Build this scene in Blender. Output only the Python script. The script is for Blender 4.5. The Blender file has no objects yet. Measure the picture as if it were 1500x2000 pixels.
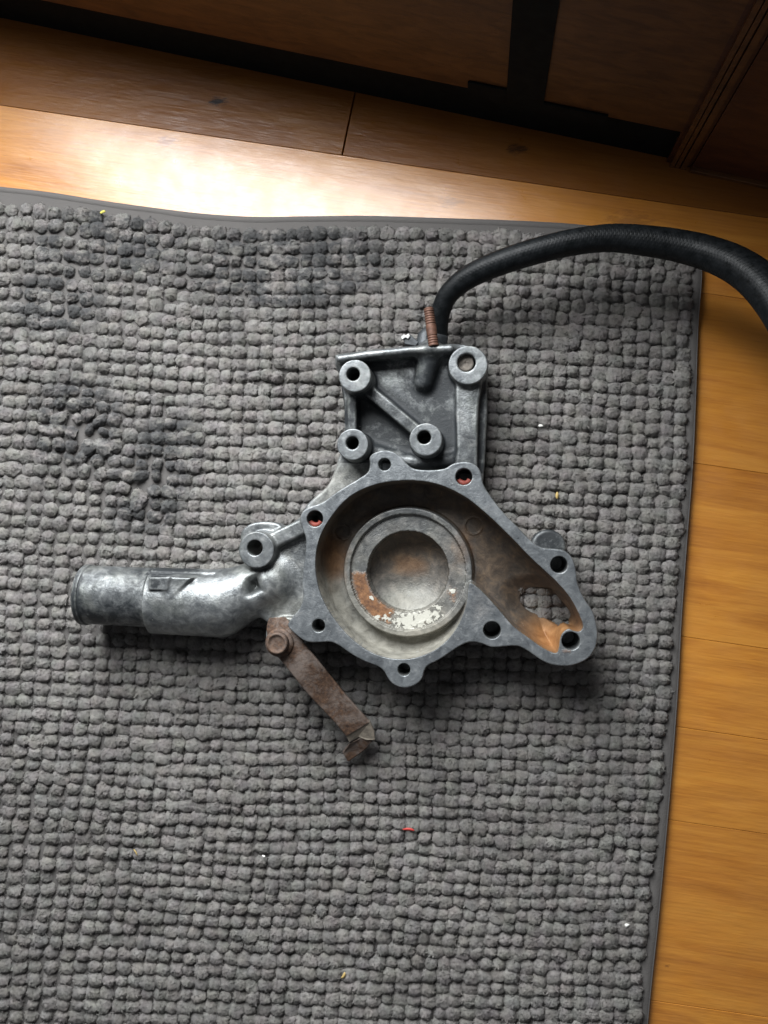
import bpy, math, random
import numpy as np
from mathutils import Vector, Matrix

random.seed(7)
rng = np.random.default_rng(7)
SC = bpy.context.scene
COL = SC.collection
S = 0.00028            # metres per unit; one unit = one photo pixel on the floor near the middle
H = 1607.0             # camera height in units
CX, CY = 180.0, -40.0  # camera foot point

# ------------------------------------------------------------------ camera
cam_pos = Vector((CX, CY, H))
fwd = (Vector((0, 0, 0)) - cam_pos)
FOC = fwd.length
fwd.normalize()
rgt = Vector((1, 0, 0)) - fwd * fwd.x
rgt.normalize()
upv = rgt.cross(fwd)
cd = bpy.data.cameras.new('camera')
cd.sensor_fit = 'VERTICAL'
cd.sensor_height = 24.0
cd.lens = 24.0 * FOC / 2000.0
cd.clip_start = 0.01
cd.clip_end = 50
cam = bpy.data.objects.new('camera', cd)
M = Matrix.Identity(4)
for i in range(3):
    M[i][0] = rgt[i]; M[i][1] = upv[i]; M[i][2] = -fwd[i]; M[i][3] = cam_pos[i] * S
cam.matrix_world = M
COL.objects.link(cam)
SC.camera = cam

# ------------------------------------------------------------------ world and window light
w = bpy.data.worlds.new('World')
SC.world = w
w.use_nodes = True
w.node_tree.nodes['Background'].inputs[0].default_value = (0.92, 0.94, 1.0, 1)
w.node_tree.nodes['Background'].inputs[1].default_value = 0.105

def area(name, loc, sx, sy, target, power, colr=(1, 1, 1), spread=180):
    l = bpy.data.lights.new(name, 'AREA')
    l.shape = 'RECTANGLE'; l.size = sx * S; l.size_y = sy * S
    l.energy = power; l.color = colr; l.spread = math.radians(spread)
    o = bpy.data.objects.new(name, l)
    o.location = Vector(loc) * S
    o.rotation_euler = (Vector(target)).to_track_quat('-Z', 'Y').to_euler()
    COL.objects.link(o)
    return o
# tall window pane above the dark door rail, behind the top edge of the picture
area('window_light', (-500, 1330, 1400), 1450, 2000, (0.10, -1, -0.16), 13.5, (0.96, 0.985, 1.0))
SC.view_settings.view_transform = 'Standard'
SC.view_settings.look = 'None'
SC.view_settings.exposure = 0.0
SC.view_settings.gamma = 1.0
SC.cycles.max_bounces = 6
SC.cycles.use_denoising = True

# ------------------------------------------------------------------ helpers
def U(x, y, z=0.0):
    """photo position (1500x2000) lying at height z -> place in the scene, in units"""
    d = fwd * FOC + rgt * (x - 750.0) + upv * (1000.0 - y)
    t = (z - H) / d.z
    return np.array([CX + d.x * t, CY + d.y * t, z])
def U2(p, z):
    return np.array([U(a, b, z)[:2] for a, b in p])
def zs(z):
    return (H - z) / H

def link(o, parent=None):
    COL.objects.link(o)
    if parent is not None:
        o.parent = parent
    return o
def empty(name, loc=(0, 0, 0), parent=None):
    o = bpy.data.objects.new(name, None)
    o.empty_display_size = 0.01
    o.location = Vector(loc) * S
    return link(o, parent)
def tag(o, label=None, cat=None, group=None, kind=None):
    if label: o['label'] = label
    if cat: o['category'] = cat
    if group: o['group'] = group
    if kind: o['kind'] = kind
    return o
def np_mesh(name, V, F, mat=None, smooth=True, normals=None, attrs=None, origin=None):
    """V (n,3) in units, F (m,4) or (m,3) int arrays or list of such arrays"""
    V = np.asarray(V, dtype=np.float64)
    if origin is not None:
        V = V - np.asarray(origin)[None, :]
    me = bpy.data.meshes.new(name)
    Fs = F if isinstance(F, list) else [F]
    Fs = [f for f in Fs if len(f)]
    nl = sum(f.size for f in Fs); nf = sum(len(f) for f in Fs)
    me.vertices.add(len(V)); me.loops.add(nl); me.polygons.add(nf)
    me.vertices.foreach_set('co', (V * S).astype(np.float32).ravel())
    me.loops.foreach_set('vertex_index', np.concatenate([f.ravel() for f in Fs]).astype(np.int32))
    tot = np.concatenate([np.full(len(f), f.shape[1]) for f in Fs])
    st = np.concatenate([[0], np.cumsum(tot)[:-1]])
    me.polygons.foreach_set('loop_start', st.astype(np.int32))
    me.update(calc_edges=True)
    me.polygons.foreach_set('use_smooth', np.full(nf, smooth))
    if attrs:
        for k, a in attrs.items():
            at = me.attributes.new(k, 'FLOAT_COLOR', 'POINT')
            b = np.ones((len(V), 4), np.float32); b[:, :3] = a
            at.data.foreach_set('color', b.ravel())
    if normals is not None:
        me.normals_split_custom_set_from_vertices(normals.astype(np.float32))
    if mat is not None:
        me.materials.append(mat)
    return me
def np_obj(name, V, F, mat=None, parent=None, loc=None, **k):
    me = np_mesh(name, V, F, mat, origin=loc, **k)
    o = bpy.data.objects.new(name, me)
    if loc is not None:
        o.location = Vector(loc) * S
    return link(o, parent)

def catmull(P, n=6, closed=True):
    P = np.asarray(P, float); m = len(P); out = []
    rngi = range(m) if closed else range(m - 1)
    for i in rngi:
        if closed:
            p0, p1, p2, p3 = P[i - 1], P[i], P[(i + 1) % m], P[(i + 2) % m]
        else:
            p0, p1, p2, p3 = P[max(i - 1, 0)], P[i], P[i + 1], P[min(i + 2, m - 1)]
        for t in np.linspace(0, 1, n, endpoint=False):
            out.append(0.5 * ((2 * p1) + (-p0 + p2) * t + (2 * p0 - 5 * p1 + 4 * p2 - p3) * t * t + (-p0 + 3 * p1 - 3 * p2 + p3) * t ** 3))
    if not closed: out.append(P[-1])
    return np.array(out)

# value noise on arrays
_tab = rng.random(65536).astype(np.float32)
def vnoise(x, y, z=0.0, seed=0):
    x, y, z = np.broadcast_arrays(np.asarray(x, float), np.asarray(y, float), np.asarray(z, float))
    xi, yi, zi = np.floor(x).astype(np.int64), np.floor(y).astype(np.int64), np.floor(z).astype(np.int64)
    fx, fy, fz = x - xi, y - yi, z - zi
    fx = fx * fx * (3 - 2 * fx); fy = fy * fy * (3 - 2 * fy); fz = fz * fz * (3 - 2 * fz)
    def h(a, b, c):
        return _tab[(a * 73856093 ^ b * 19349663 ^ c * 83492791 ^ (seed * 7919)) & 65535]
    r = 0
    for dx in (0, 1):
        for dy in (0, 1):
            for dz in (0, 1):
                wgt = (fx if dx else 1 - fx) * (fy if dy else 1 - fy) * (fz if dz else 1 - fz)
                r = r + wgt * h(xi + dx, yi + dy, zi + dz)
    return r * 2 - 1
def fbm(x, y, z=0.0, o=4, seed=0):
    r = 0; a = 1; t = 0
    for i in range(o):
        r = r + a * vnoise(x * 2 ** i, y * 2 ** i, np.asarray(z) * 2 ** i, seed + i); t += a; a *= .5
    return r / t
def sstep(a, b, x):
    t = np.clip((x - a) / (b - a), 0, 1)
    return t * t * (3 - 2 * t)

# ------------------------------------------------------------------ node helpers
class NT:
    def __init__(s, name):
        s.m = bpy.data.materials.new(name); s.m.use_nodes = True
        s.t = s.m.node_tree; s.n = s.t.nodes; s.l = s.t.links
        s.b = s.n['Principled BSDF']
    def node(s, typ, **k):
        n = s.n.new(typ)
        for a, v in k.items(): setattr(n, a, v)
        return n
    def put(s, sock, v):
        if isinstance(v, bpy.types.NodeSocket): s.l.new(v, sock)
        elif isinstance(v, (tuple, list)) and len(v) == 3 and sock.type == 'RGBA': sock.default_value = (*v, 1)
        else: sock.default_value = v
    def set(s, **k):
        for a, v in k.items(): s.put(s.b.inputs[a.replace('_', ' ')], v)
    def pos(s, kind='world', scale=(1, 1, 1), rot=(0, 0, 0), loc=(0, 0, 0)):
        if kind == 'world': src = s.node('ShaderNodeNewGeometry').outputs['Position']
        else: src = s.node('ShaderNodeTexCoord').outputs['Object']
        mp = s.node('ShaderNodeMapping'); mp.vector_type = 'POINT'
        s.l.new(src, mp.inputs[0])
        mp.inputs['Scale'].default_value = [v / S for v in scale]
        mp.inputs['Rotation'].default_value = rot
        mp.inputs['Location'].default_value = loc
        return mp.outputs[0]
    def noise(s, v, scale=1.0, detail=4, rough=0.55, dist=0.0):
        n = s.node('ShaderNodeTexNoise'); s.l.new(v, n.inputs['Vector'])
        n.inputs['Scale'].default_value = scale; n.inputs['Detail'].default_value = detail
        n.inputs['Roughness'].default_value = rough; n.inputs['Distortion'].default_value = dist
        return n.outputs['Fac']
    def ramp(s, f, stops, interp='LINEAR'):
        r = s.node('ShaderNodeValToRGB'); s.put(r.inputs[0], f); cr = r.color_ramp; cr.interpolation = interp
        while len(cr.elements) < len(stops): cr.elements.new(0.5)
        for e, (p, c) in zip(cr.elements, stops):
            e.position = p; e.color = (*c, 1) if isinstance(c, (tuple, list)) else (c, c, c, 1)
        return r.outputs[0]
    def mix(s, f, a, b, mode='MIX'):
        n = s.node('ShaderNodeMix', data_type='RGBA', blend_type=mode)
        s.put(n.inputs['Factor'], f); s.put(n.inputs['A'], a) if False else None
        s.put(n.inputs[6], a); s.put(n.inputs[7], b)
        return n.outputs[2]
    def math(s, op, a, b=0.0, c=None, clamp=False):
        n = s.node('ShaderNodeMath', operation=op, use_clamp=clamp)
        s.put(n.inputs[0], a); s.put(n.inputs[1], b)
        if c is not None: s.put(n.inputs[2], c)
        return n.outputs[0]
    def bump(s, hgt, dist, strength=1.0, normal=None):
        n = s.node('ShaderNodeBump'); n.inputs['Strength'].default_value = strength
        n.inputs['Distance'].default_value = dist * S
        s.l.new(hgt, n.inputs['Height'])
        if normal is not None: s.l.new(normal, n.inputs['Normal'])
        return n.outputs[0]
    def attr(s, name):
        a = s.node('ShaderNodeAttribute', attribute_name=name)
        sp = s.node('ShaderNodeSeparateColor'); s.l.new(a.outputs['Color'], sp.inputs[0])
        return sp.outputs

SLOPE = math.atan(0.147)
# ------------------------------------------------------------------ materials
def mat_floor(name='varnished_wood', dark=0.0):
    k = NT(name)
    oi = k.node('ShaderNodeObjectInfo').outputs['Random']
    def shifted(v, amt):
        c = k.node('ShaderNodeCombineXYZ'); k.l.new(k.math('MULTIPLY', oi, amt), c.inputs[0]); k.l.new(k.math('MULTIPLY', oi, amt * 2.3), c.inputs[1])
        a = k.node('ShaderNodeVectorMath', operation='ADD'); k.l.new(v, a.inputs[0]); k.l.new(c.outputs[0], a.inputs[1])
        return a.outputs[0]
    fine = k.noise(shifted(k.pos('obj', (.006, .22, .1)), 37), 1, 5, .62)
    broad = k.noise(shifted(k.pos('obj', (.0022, .016, .01)), 31), 1, 4, .6, 1.4)
    fig = k.noise(shifted(k.pos('obj', (.012, .012, .012)), 13), 1, 3, .6)
    t = k.math('ADD', k.math('MULTIPLY', fine, .35), k.math('MULTIPLY', broad, .65))
    c = k.ramp(t, [(.30, (.33, .110, .014)), (.45, (.50, .190, .024)), (.55, (.60, .245, .032)), (.70, (.68, .305, .046))])
    c = k.mix(k.math('MULTIPLY', oi, .38), c, (.34, .120, .017))
    c = k.mix(k.ramp(fig, [(.35, .0), (.75, .38)]), c, (.50, .22, .045))
    # dark flecks and pores
    pores = k.ramp(k.noise(shifted(k.pos('obj', (.012, .5, .2)), 17), 1, 3, .6), [(.66, 0.0), (.74, .5)])
    c = k.mix(pores, c, (.16, .05, .012))
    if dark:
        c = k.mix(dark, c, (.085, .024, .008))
    p = k.node('ShaderNodeNewGeometry').outputs['Position']
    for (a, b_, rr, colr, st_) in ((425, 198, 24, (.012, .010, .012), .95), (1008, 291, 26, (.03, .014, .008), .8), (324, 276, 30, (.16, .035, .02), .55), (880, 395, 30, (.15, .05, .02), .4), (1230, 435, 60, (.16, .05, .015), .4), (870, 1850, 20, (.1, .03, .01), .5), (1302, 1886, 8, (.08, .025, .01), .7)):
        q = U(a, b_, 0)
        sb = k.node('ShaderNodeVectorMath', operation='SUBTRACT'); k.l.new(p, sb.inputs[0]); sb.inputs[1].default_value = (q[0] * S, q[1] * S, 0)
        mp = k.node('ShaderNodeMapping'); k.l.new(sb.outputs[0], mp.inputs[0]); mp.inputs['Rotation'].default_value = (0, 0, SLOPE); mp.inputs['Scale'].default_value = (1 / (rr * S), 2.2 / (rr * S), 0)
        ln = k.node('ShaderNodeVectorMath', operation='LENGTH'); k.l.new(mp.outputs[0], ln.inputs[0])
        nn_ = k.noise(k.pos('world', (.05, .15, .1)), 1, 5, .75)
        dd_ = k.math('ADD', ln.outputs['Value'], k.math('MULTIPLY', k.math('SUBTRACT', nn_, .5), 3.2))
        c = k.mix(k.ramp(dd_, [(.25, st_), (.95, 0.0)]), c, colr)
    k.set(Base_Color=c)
    sc = k.noise(shifted(k.pos('obj', (.02, .02, .02)), 9), 1, 6, .7)
    k.set(Roughness=k.ramp(sc, [(.3, .25), (.7, .50)]), Specular_IOR_Level=.6 if not dark else .35)
    k.set(Coat_Weight=.62 if not dark else .0, Coat_Roughness=.25, Coat_IOR=1.6)
    wav = k.noise(k.pos('obj', (.01, .03, .02)), 1, 3)
    n = k.bump(wav, 4, .5)
    n = k.bump(fine, .9, .5, n)
    k.set(Normal=n)
    return k.m
def mat_darkwood(name='dark_stained_wood', a=(.075, .028, .010), b=(.14, .055, .017)):
    k = NT(name)
    g = k.noise(k.pos('world', (.006, .05, .05), (0, 0, SLOPE)), 1, 5, .65, .6)
    k.set(Base_Color=k.ramp(g, [(.35, a), (.65, b)]), Roughness=.48, Specular_IOR_Level=.35)
    k.set(Normal=k.bump(g, 2, .4))
    return k.m
def mat_black():
    k = NT('iron_and_gap_shade')  # iron parts, and the painted shade of the gap under the door
    g = k.noise(k.pos('world', (.05, .05, .05)), 1, 4)
    k.set(Base_Color=k.ramp(g, [(.3, (.003, .004, .0045)), (.7, (.007, .009, .009))]), Roughness=.8, Specular_IOR_Level=.15)
    return k.m
def mat_tuft():
    k = NT('grey_chenille')
    big = k.noise(k.pos('world', (.006, .006, .006)), 1, 4, .6)
    med = k.noise(k.pos('world', (.045, .045, .045)), 1, 3, .6)
    fine = k.noise(k.pos('world', (.24, .24, .24)), 1, 4, .72, .8)
    fib = k.noise(k.pos('world', (.5, .17, .3), (0, 0, .6)), 1, 3, .7, 1.6)
    t = k.math('ADD', k.math('MULTIPLY', big, .30), k.math('ADD', k.math('MULTIPLY', med, .36), k.math('MULTIPLY', fib, .34)))
    c = k.ramp(t, [(.39, (.155, .146, .136)), (.5, (.250, .236, .221)), (.61, (.350, .331, .311))])
    # faint colour casts of the yarn
    hue = k.node('ShaderNodeTexNoise'); k.l.new(k.pos('world', (.03, .03, .03)), hue.inputs[0]); hue.inputs['Scale'].default_value = 1
    c = k.mix(.10, c, hue.outputs['Color'], 'SOFT_LIGHT')
    # worn dirty soaking patches (upper left and left), by place
    p = k.node('ShaderNodeNewGeometry').outputs['Position']
    def spot(px, py, r, sq=1.0):
        q = U(px, py, 20)
        d = k.node('ShaderNodeVectorMath', operation='DISTANCE')
        mp = k.node('ShaderNodeMapping'); k.l.new(p, mp.inputs[0]); mp.inputs['Scale'].default_value = (1, sq, 1)
        k.l.new(mp.outputs[0], d.inputs[0]); d.inputs[1].default_value = (q[0] * S, q[1] * S * sq, 20 * S)
        return k.math('SUBTRACT', 1.0, k.math('DIVIDE', d.outputs['Value'], r * S), clamp=True)
    dn = k.noise(k.pos('world', (.018, .035, .03)), 1, 4, .7)
    acc = None
    for a in ((150, 830, 130, 1), (290, 960, 110, 1), (560, 520, 260, 2.2), (200, 480, 220, 2), (110, 590, 130, 1.5), (330, 880, 90, 1)):
        s_ = spot(*a); acc = s_ if acc is None else k.math('MAXIMUM', acc, s_)
    st = k.math('MULTIPLY', k.ramp(dn, [(.40, 0.0), (.54, 1.0)]), k.ramp(acc, [(0.0, 0.0), (.4, .85)]))
    c = k.mix(st, c, (.045, .047, .050))
    k.set(Base_Color=c, Roughness=.95, Specular_IOR_Level=.15)
    k.set(Sheen_Weight=.18, Sheen_Roughness=.6)
    n = k.bump(fine, 4.5, .9)
    n = k.bump(fib, 3.0, .9, n)
    k.set(Normal=n)
    return k.m
def mat_cloth():
    k = NT('grey_woven_backing')
    wv = k.noise(k.pos('world', (.45, .45, .45)), 1, 2)
    bg = k.noise(k.pos('world', (.02, .02, .02)), 1, 3)
    k.set(Base_Color=k.mix(k.math('MULTIPLY', bg, .5), (.14, .132, .126), (.100, .094, .092)), Roughness=.9, Specular_IOR_Level=.2)
    k.set(Normal=k.bump(wv, 1.6, .8))
    return k.m
def mat_cast():
    k = NT('aged_cast_aluminium')
    A = k.attr('deposit_shade'); B = k.attr('finish'); O_ = k.attr('bloom')
    rough_n = k.noise(k.pos('world', (.30, .30, .30)), 1, 4, .65)
    mott = k.noise(k.pos('world', (.05, .05, .05)), 1, 6, .68, .5)
    blot = k.noise(k.pos('world', (.018, .018, .018)), 1, 4, .6)
    base = k.ramp(mott, [(.30, (.085, .092, .098)), (.48, (.165, .174, .178)), (.66, (.30, .312, .312))])
    base = k.mix(k.ramp(blot, [(.45, 0.0), (.70, .30)]), base, (.17, .185, .14))
    mach = k.ramp(mott, [(.30, (.092, .100, .108)), (.45, (.140, .151, .160)), (.58, (.19, .203, .212)), (.74, (.30, .313, .318))])
    base = k.mix(B[2], base, k.ramp(mott, [(.3, (.14, .130, .108)), (.5, (.25, .240, .205)), (.7, (.36, .345, .30))]))
    c = k.mix(B[1], base, mach)
    grit = k.noise(k.pos('world', (.11, .11, .11), loc=(7, 3, 5)), 1, 5, .72)
    c = k.mix(k.ramp(grit, [(.27, .6), (.38, 0.0)]), c, (.045, .048, .05))
    c = k.mix(k.ramp(grit, [(.60, 0.0), (.70, .45)]), c, (.40, .41, .40))
    def masked(a, lo, hi, n, amp=.5):
        return k.ramp(k.math('ADD', a, k.math('MULTIPLY', k.math('SUBTRACT', n, .5), amp)), [(lo, 0.0), (hi, 1.0)])
    warm = masked(A[0], .05, .95, mott, .5)  # brown deposit, also carrying painted shade of the cavity
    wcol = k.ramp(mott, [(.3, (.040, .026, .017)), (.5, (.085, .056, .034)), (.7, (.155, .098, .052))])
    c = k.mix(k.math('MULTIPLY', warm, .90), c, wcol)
    sn = k.noise(k.pos('world', (.024, .024, .024), loc=(2, 9, 4)), 1, 7, .74, .3)
    c = k.mix(k.ramp(O_[0], [(.12, 0.0), (.95, .92)]), c, k.ramp(mott, [(.3, (.22, .095, .03)), (.7, (.40, .20, .075))]))
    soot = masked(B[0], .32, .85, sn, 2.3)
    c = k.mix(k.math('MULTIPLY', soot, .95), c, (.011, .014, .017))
    rustn = k.noise(k.pos('world', (.10, .10, .10)), 1, 5, .7)
    rust = masked(A[1], .32, .70, rustn, .9)
    c = k.mix(rust, c, k.ramp(rustn, [(.35, (.09, .040, .020)), (.6, (.24, .115, .050)), (.7, (.34, .18, .09))]))
    whn = k.noise(k.pos('world', (.13, .13, .13), loc=(3, 1, 2)), 1, 4, .6)
    wh = masked(A[2], .50, .60, whn, 2.2)
    c = k.mix(wh, c, (.52, .51, .45))
    k.set(Base_Color=c)
    nonm = k.math('MAXIMUM', k.math('MAXIMUM', rust, wh), k.math('MULTIPLY', k.math('MAXIMUM', k.math('MAXIMUM', warm, B[2]), soot), .85))
    met = k.math('MULTIPLY', k.math('SUBTRACT', 1.0, nonm, clamp=True), k.math('ADD', .52, k.math('MULTIPLY', B[1], -.10)))
    k.set(Metallic=met)
    r = k.ramp(mott, [(.3, .27), (.7, .42)])
    r = k.math('ADD', r, k.math('MULTIPLY', nonm, .25), clamp=True)
    k.set(Roughness=r)
    n = k.bump(rough_n, 1.1, .6)
    n = k.bump(mott, 2.2, .3, n)
    n = k.bump(k.math('ADD', rust, wh), 1.5, .8, n)
    k.set(Normal=n)
    return k.m
def mat_rust(name='rusted_steel', lighter=.3):
    k = NT(name)
    m1 = k.noise(k.pos('world', (.03, .03, .03)), 1, 6, .7, .5)
    m2 = k.noise(k.pos('world', (.16, .16, .16)), 1, 5, .7)
    c = k.ramp(m2, [(.3, (.030, .017, .012)), (.5, (.080, .045, .028)), (.7, (.150, .085, .050))])
    c = k.mix(k.ramp(m1, [(.44, 0.0), (.60, lighter * 2.4)]), c, (.20, .165, .145))
    k.set(Base_Color=c, Roughness=.72, Metallic=.15)
    k.set(Normal=k.bump(m2, 2.5, .6))
    return k.m
def mat_simple(name, col, rough=.6, metal=0.0, spec=.5, bump=1.0, var=.3, sc=.15):
    k = NT(name)
    n = k.noise(k.pos('world', (sc, sc, sc)), 1, 5, .65)
    lo = tuple(v * (1 - var) for v in col); hi = tuple(min(1, v * (1 + var)) for v in col)
    k.set(Base_Color=k.ramp(n, [(.3, lo), (.7, hi)]), Roughness=rough, Metallic=metal, Specular_IOR_Level=spec)
    if bump: k.set(Normal=k.bump(n, bump, .5))
    return k.m
def mat_hose():
    k = NT('braided_black_rubber')
    uv = k.node('ShaderNodeUVMap').outputs[0]
    mp = k.node('ShaderNodeMapping'); k.l.new(uv, mp.inputs[0])
    sx = k.node('ShaderNodeSeparateXYZ'); k.l.new(mp.outputs[0], sx.inputs[0])
    def wave(sg):
        a = k.math('ADD', k.math('MULTIPLY', sx.outputs[0], 150.0), k.math('MULTIPLY', sx.outputs[1], sg * 14))
        return k.math('ABSOLUTE', k.math('SINE', k.math('MULTIPLY', a, math.pi)))
    h = k.math('MAXIMUM', wave(1), wave(-1))
    n = k.noise(k.pos('world', (.08, .08, .08)), 1, 5)
    k.set(Base_Color=k.ramp(n, [(.3, (.003, .004, .0045)), (.7, (.009, .0105, .012))]))
    k.set(Roughness=k.ramp(n, [(.3, .36), (.7, .55)]), Specular_IOR_Level=.18)
    k.set(Normal=k.bump(n, 1.0, .4, k.bump(h, .8, .35)))
    return k.m
MF, MD, MB = mat_floor(), mat_darkwood(a=(.075,.030,.010), b=(.145,.060,.018)), mat_black()
MF2 = mat_floor('dark_shaded_varnished_wood', .70)  # redder boards by the door, own tone deepened with painted shade
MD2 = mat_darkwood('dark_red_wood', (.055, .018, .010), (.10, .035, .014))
MT, MC, MCA, MR = mat_tuft(), mat_cloth(), mat_cast(), mat_rust()
MGAP = mat_simple('dark_gap_dust', (.045, .032, .020), .95, bump=2)

# ------------------------------------------------------------------ shape helpers
def box_geo(lo, hi, bev=0.0):
    """a box with chamfered top edges in its own frame"""
    x0, y0, z0 = lo; x1, y1, z1 = hi; b = bev
    V = [(x0, y0, z0), (x1, y0, z0), (x1, y1, z0), (x0, y1, z0),
         (x0, y0, z1 - b), (x1, y0, z1 - b), (x1, y1, z1 - b), (x0, y1, z1 - b),
         (x0 + b, y0 + b, z1), (x1 - b, y0 + b, z1), (x1 - b, y1 - b, z1), (x0 + b, y1 - b, z1)]
    F = [(3, 2, 1, 0), (8, 9, 10, 11)]
    for a in range(4):
        c = (a + 1) % 4
        F.append((a, c, 4 + c, 4 + a)); F.append((4 + a, 4 + c, 8 + c, 8 + a))
    return np.array(V, float), np.array(F)
def tube_geo(path, radii, n=20, uvs=False, cap=True):
    P = np.asarray(path, float); m = len(P)
    T = np.gradient(P, axis=0); T /= np.linalg.norm(T, axis=1)[:, None]
    ref = np.array([0, 0, 1.0]); V = []
    N = np.cross(T, ref); bad = np.linalg.norm(N, axis=1) < 1e-3
    N[bad] = np.array([1, 0, 0]); N /= np.linalg.norm(N, axis=1)[:, None]
    B = np.cross(T, N)
    R = np.broadcast_to(radii, (m,))
    a = np.linspace(0, 2 * np.pi, n, endpoint=False)
    V = (P[:, None, :] + R[:, None, None] * (np.cos(a)[None, :, None] * N[:, None, :] + np.sin(a)[None, :, None] * B[:, None, :])).reshape(-1, 3)
    i, j = np.meshgrid(np.arange(m - 1), np.arange(n), indexing='ij')
    j2 = (j + 1) % n
    F = np.stack([i * n + j, i * n + j2, (i + 1) * n + j2, (i + 1) * n + j], -1).reshape(-1, 4)
    Fs = [F]
    if cap:
        V = np.vstack([V, P[0], P[-1]]); c0, c1 = len(V) - 2, len(V) - 1
        jj = np.arange(n); k2 = (jj + 1) % n
        Fs.append(np.stack([np.full(n, c0), k2, jj], -1)); Fs.append(np.stack([np.full(n, c1), (m - 1) * n + jj, (m - 1) * n + k2], -1))
    return V, Fs
def lathe_z(center, prof, n=48):
    """prof: list of (r, z); open at both ends closed by centre points"""
    pr = np.array(prof, float); a = np.linspace(0, 2 * np.pi, n, endpoint=False)
    V = np.stack([center[0] + pr[:, 0][:, None] * np.cos(a), center[1] + pr[:, 0][:, None] * np.sin(a), np.repeat(pr[:, 1][:, None], n, 1)], -1).reshape(-1, 3)
    m = len(pr); i, j = np.meshgrid(np.arange(m - 1), np.arange(n), indexing='ij'); j2 = (j + 1) % n
    F = np.stack([i * n + j, i * n + j2, (i + 1) * n + j2, (i + 1) * n + j], -1).reshape(-1, 4)
    return V, F

# ------------------------------------------------------------------ floor: base and single planks
base_v = np.array([(-2200, -2400, -22), (2400, -2400, -22), (2400, 2300, -22), (-2200, 2300, -22)], float)
floor = np_obj('floor', base_v, np.array([[0, 1, 2, 3]]), MGAP)
tag(floor, kind='structure')
# joints read off the picture: height of each at the left margin, all rising alike
JY = [-480, -310, -138, 34, 205, 370, 705, 1047, 1225, 1409, 1767, 1950, 2130, 2310]
def joint_line(y0):
    A_, B_ = U(-100, y0 - 14.7, 0), U(1500, y0 + 220.5, 0)
    d = (B_ - A_); d /= np.linalg.norm(d)
    return A_, d
butts = {3: [668], 2: [260], 5: [-300], 6: [700], 7: [420], 9: [880], 11: [350]}
for i in range(len(JY) - 1):
    (A0, d0), (A1, d1) = joint_line(JY[i]), joint_line(JY[i + 1])
    xs = [-1500] + [U(q, JY[i + 1] + .147 * q, 0)[0] for q in butts.get(i, [])] + [2100]
    for e0, e1 in zip(xs[:-1], xs[1:]):
        ang = math.atan2(d0[1] + d1[1], d0[0] + d1[0]); ct, st_ = math.cos(ang), math.sin(ang)
        tilt = math.tan(ang)
        cs = []
        for (A_, d_, sgn) in ((A1, d1, 1), (A0, d0, -1)):
            for e_, se in ((e0, 1), (e1, -1)):
                t_ = (e_ - A_[0]) / d_[0]; p_ = A_ + d_ * t_
                # square end: slide along the joint so that the end is across the board
                if sgn == -1: p_ = p_ + d_ * (np.linalg.norm((A0 - A1)[:2]) * .0 + (A0[1] + d0[1] / d0[0] * (e_ - A0[0]) - A1[1] - d1[1] / d1[0] * (e_ - A1[0])) * (-tilt))
                cs.append((p_[0] + se * 1.4 * ct - sgn * .3 * st_, p_[1] + se * 1.4 * st_ + sgn * .3 * ct))
        c_ = np.mean(cs, axis=0)
        loc = [((x - c_[0]) * ct + (y - c_[1]) * st_, -(x - c_[0]) * st_ + (y - c_[1]) * ct) for x, y in cs]
        q = [loc[0], loc[1], loc[3], loc[2]]
        cen = np.array([(1, 1), (-1, 1), (-1, -1), (1, -1)]) * .7
        V = [(x, y, -20) for x, y in q] + [(x, y, -.7) for x, y in q] + [(x + o_[0], y + o_[1], 0) for (x, y), o_ in zip(q, cen)]
        F = [(3, 2, 1, 0), (8, 9, 10, 11)]
        for k_ in range(4):
            n_ = (k_ + 1) % 4
            F += [(k_, n_, 4 + n_, 4 + k_), (4 + k_, 4 + n_, 8 + n_, 8 + k_)]
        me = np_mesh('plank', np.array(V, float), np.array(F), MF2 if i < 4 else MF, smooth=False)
        o = bpy.data.objects.new('plank', me)
        o.location = Vector((c_[0], c_[1], random.uniform(-.4, .4))) * S
        o.rotation_euler = (0, 0, ang)
        link(o, floor)

# ------------------------------------------------------------------ door at the back: rail with iron strap, frame post, side panel
_w = U(1310, 318, 0) - U(0, 42, 0)
WSL = -math.atan2(_w[1], _w[0])
wa, wb = math.cos(WSL), math.sin(WSL)
def wall_frame(l, c, z):   # l along the door, c outward into the room
    o = U(0, 42, 0)
    return np.array([o[0] + l * wa - c * wb, o[1] - l * wb - c * wa, z])
def w_along(x, y):
    q = U(x, y, 0) - U(0, 42, 0)
    return q[0] * wa - q[1] * wb
def w_out(x, y):
    q = U(x, y, 0) - U(0, 42, 0)
    return -(q[0] * wb + q[1] * wa)
def wp(name, mat, parent, l0, l1, c0, c1, z0, z1, bev=1.5):
    V, F = box_geo((l0, -c1, z0), (l1, -c0, z1), bev)
    V2 = np.array([wall_frame(v[0], -v[1], v[2]) for v in V])
    o = np_obj(name, V2, F, mat, None, smooth=False)
    o.parent = parent
    o.matrix_parent_inverse = Matrix.Translation(-parent.location)
    return o
lc = w_along(1312, 325); cc = w_out(1312, 325)
lj = w_along(1030, 215)
door = empty('wooden_door', wall_frame(300, -60, 0))
tag(door, 'dark brown wooden door whose foot stands behind the floorboards', 'door')
wp('shaded_kick', MB, door, -900, lc - 12, -60, -8, 0, 118)  # recessed gap under the door, its shade painted black
wp('door_rail', MD, door, -900, lj - 34, -60, 0, 118, 430)
wp('door_stile', MD, door, lj + 34, lc - 12, -60, 0, 118, 3000)
wp('iron_strap', MB, door, lj - 34, lj + 34, -60, 4, 90, 3000)
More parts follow.
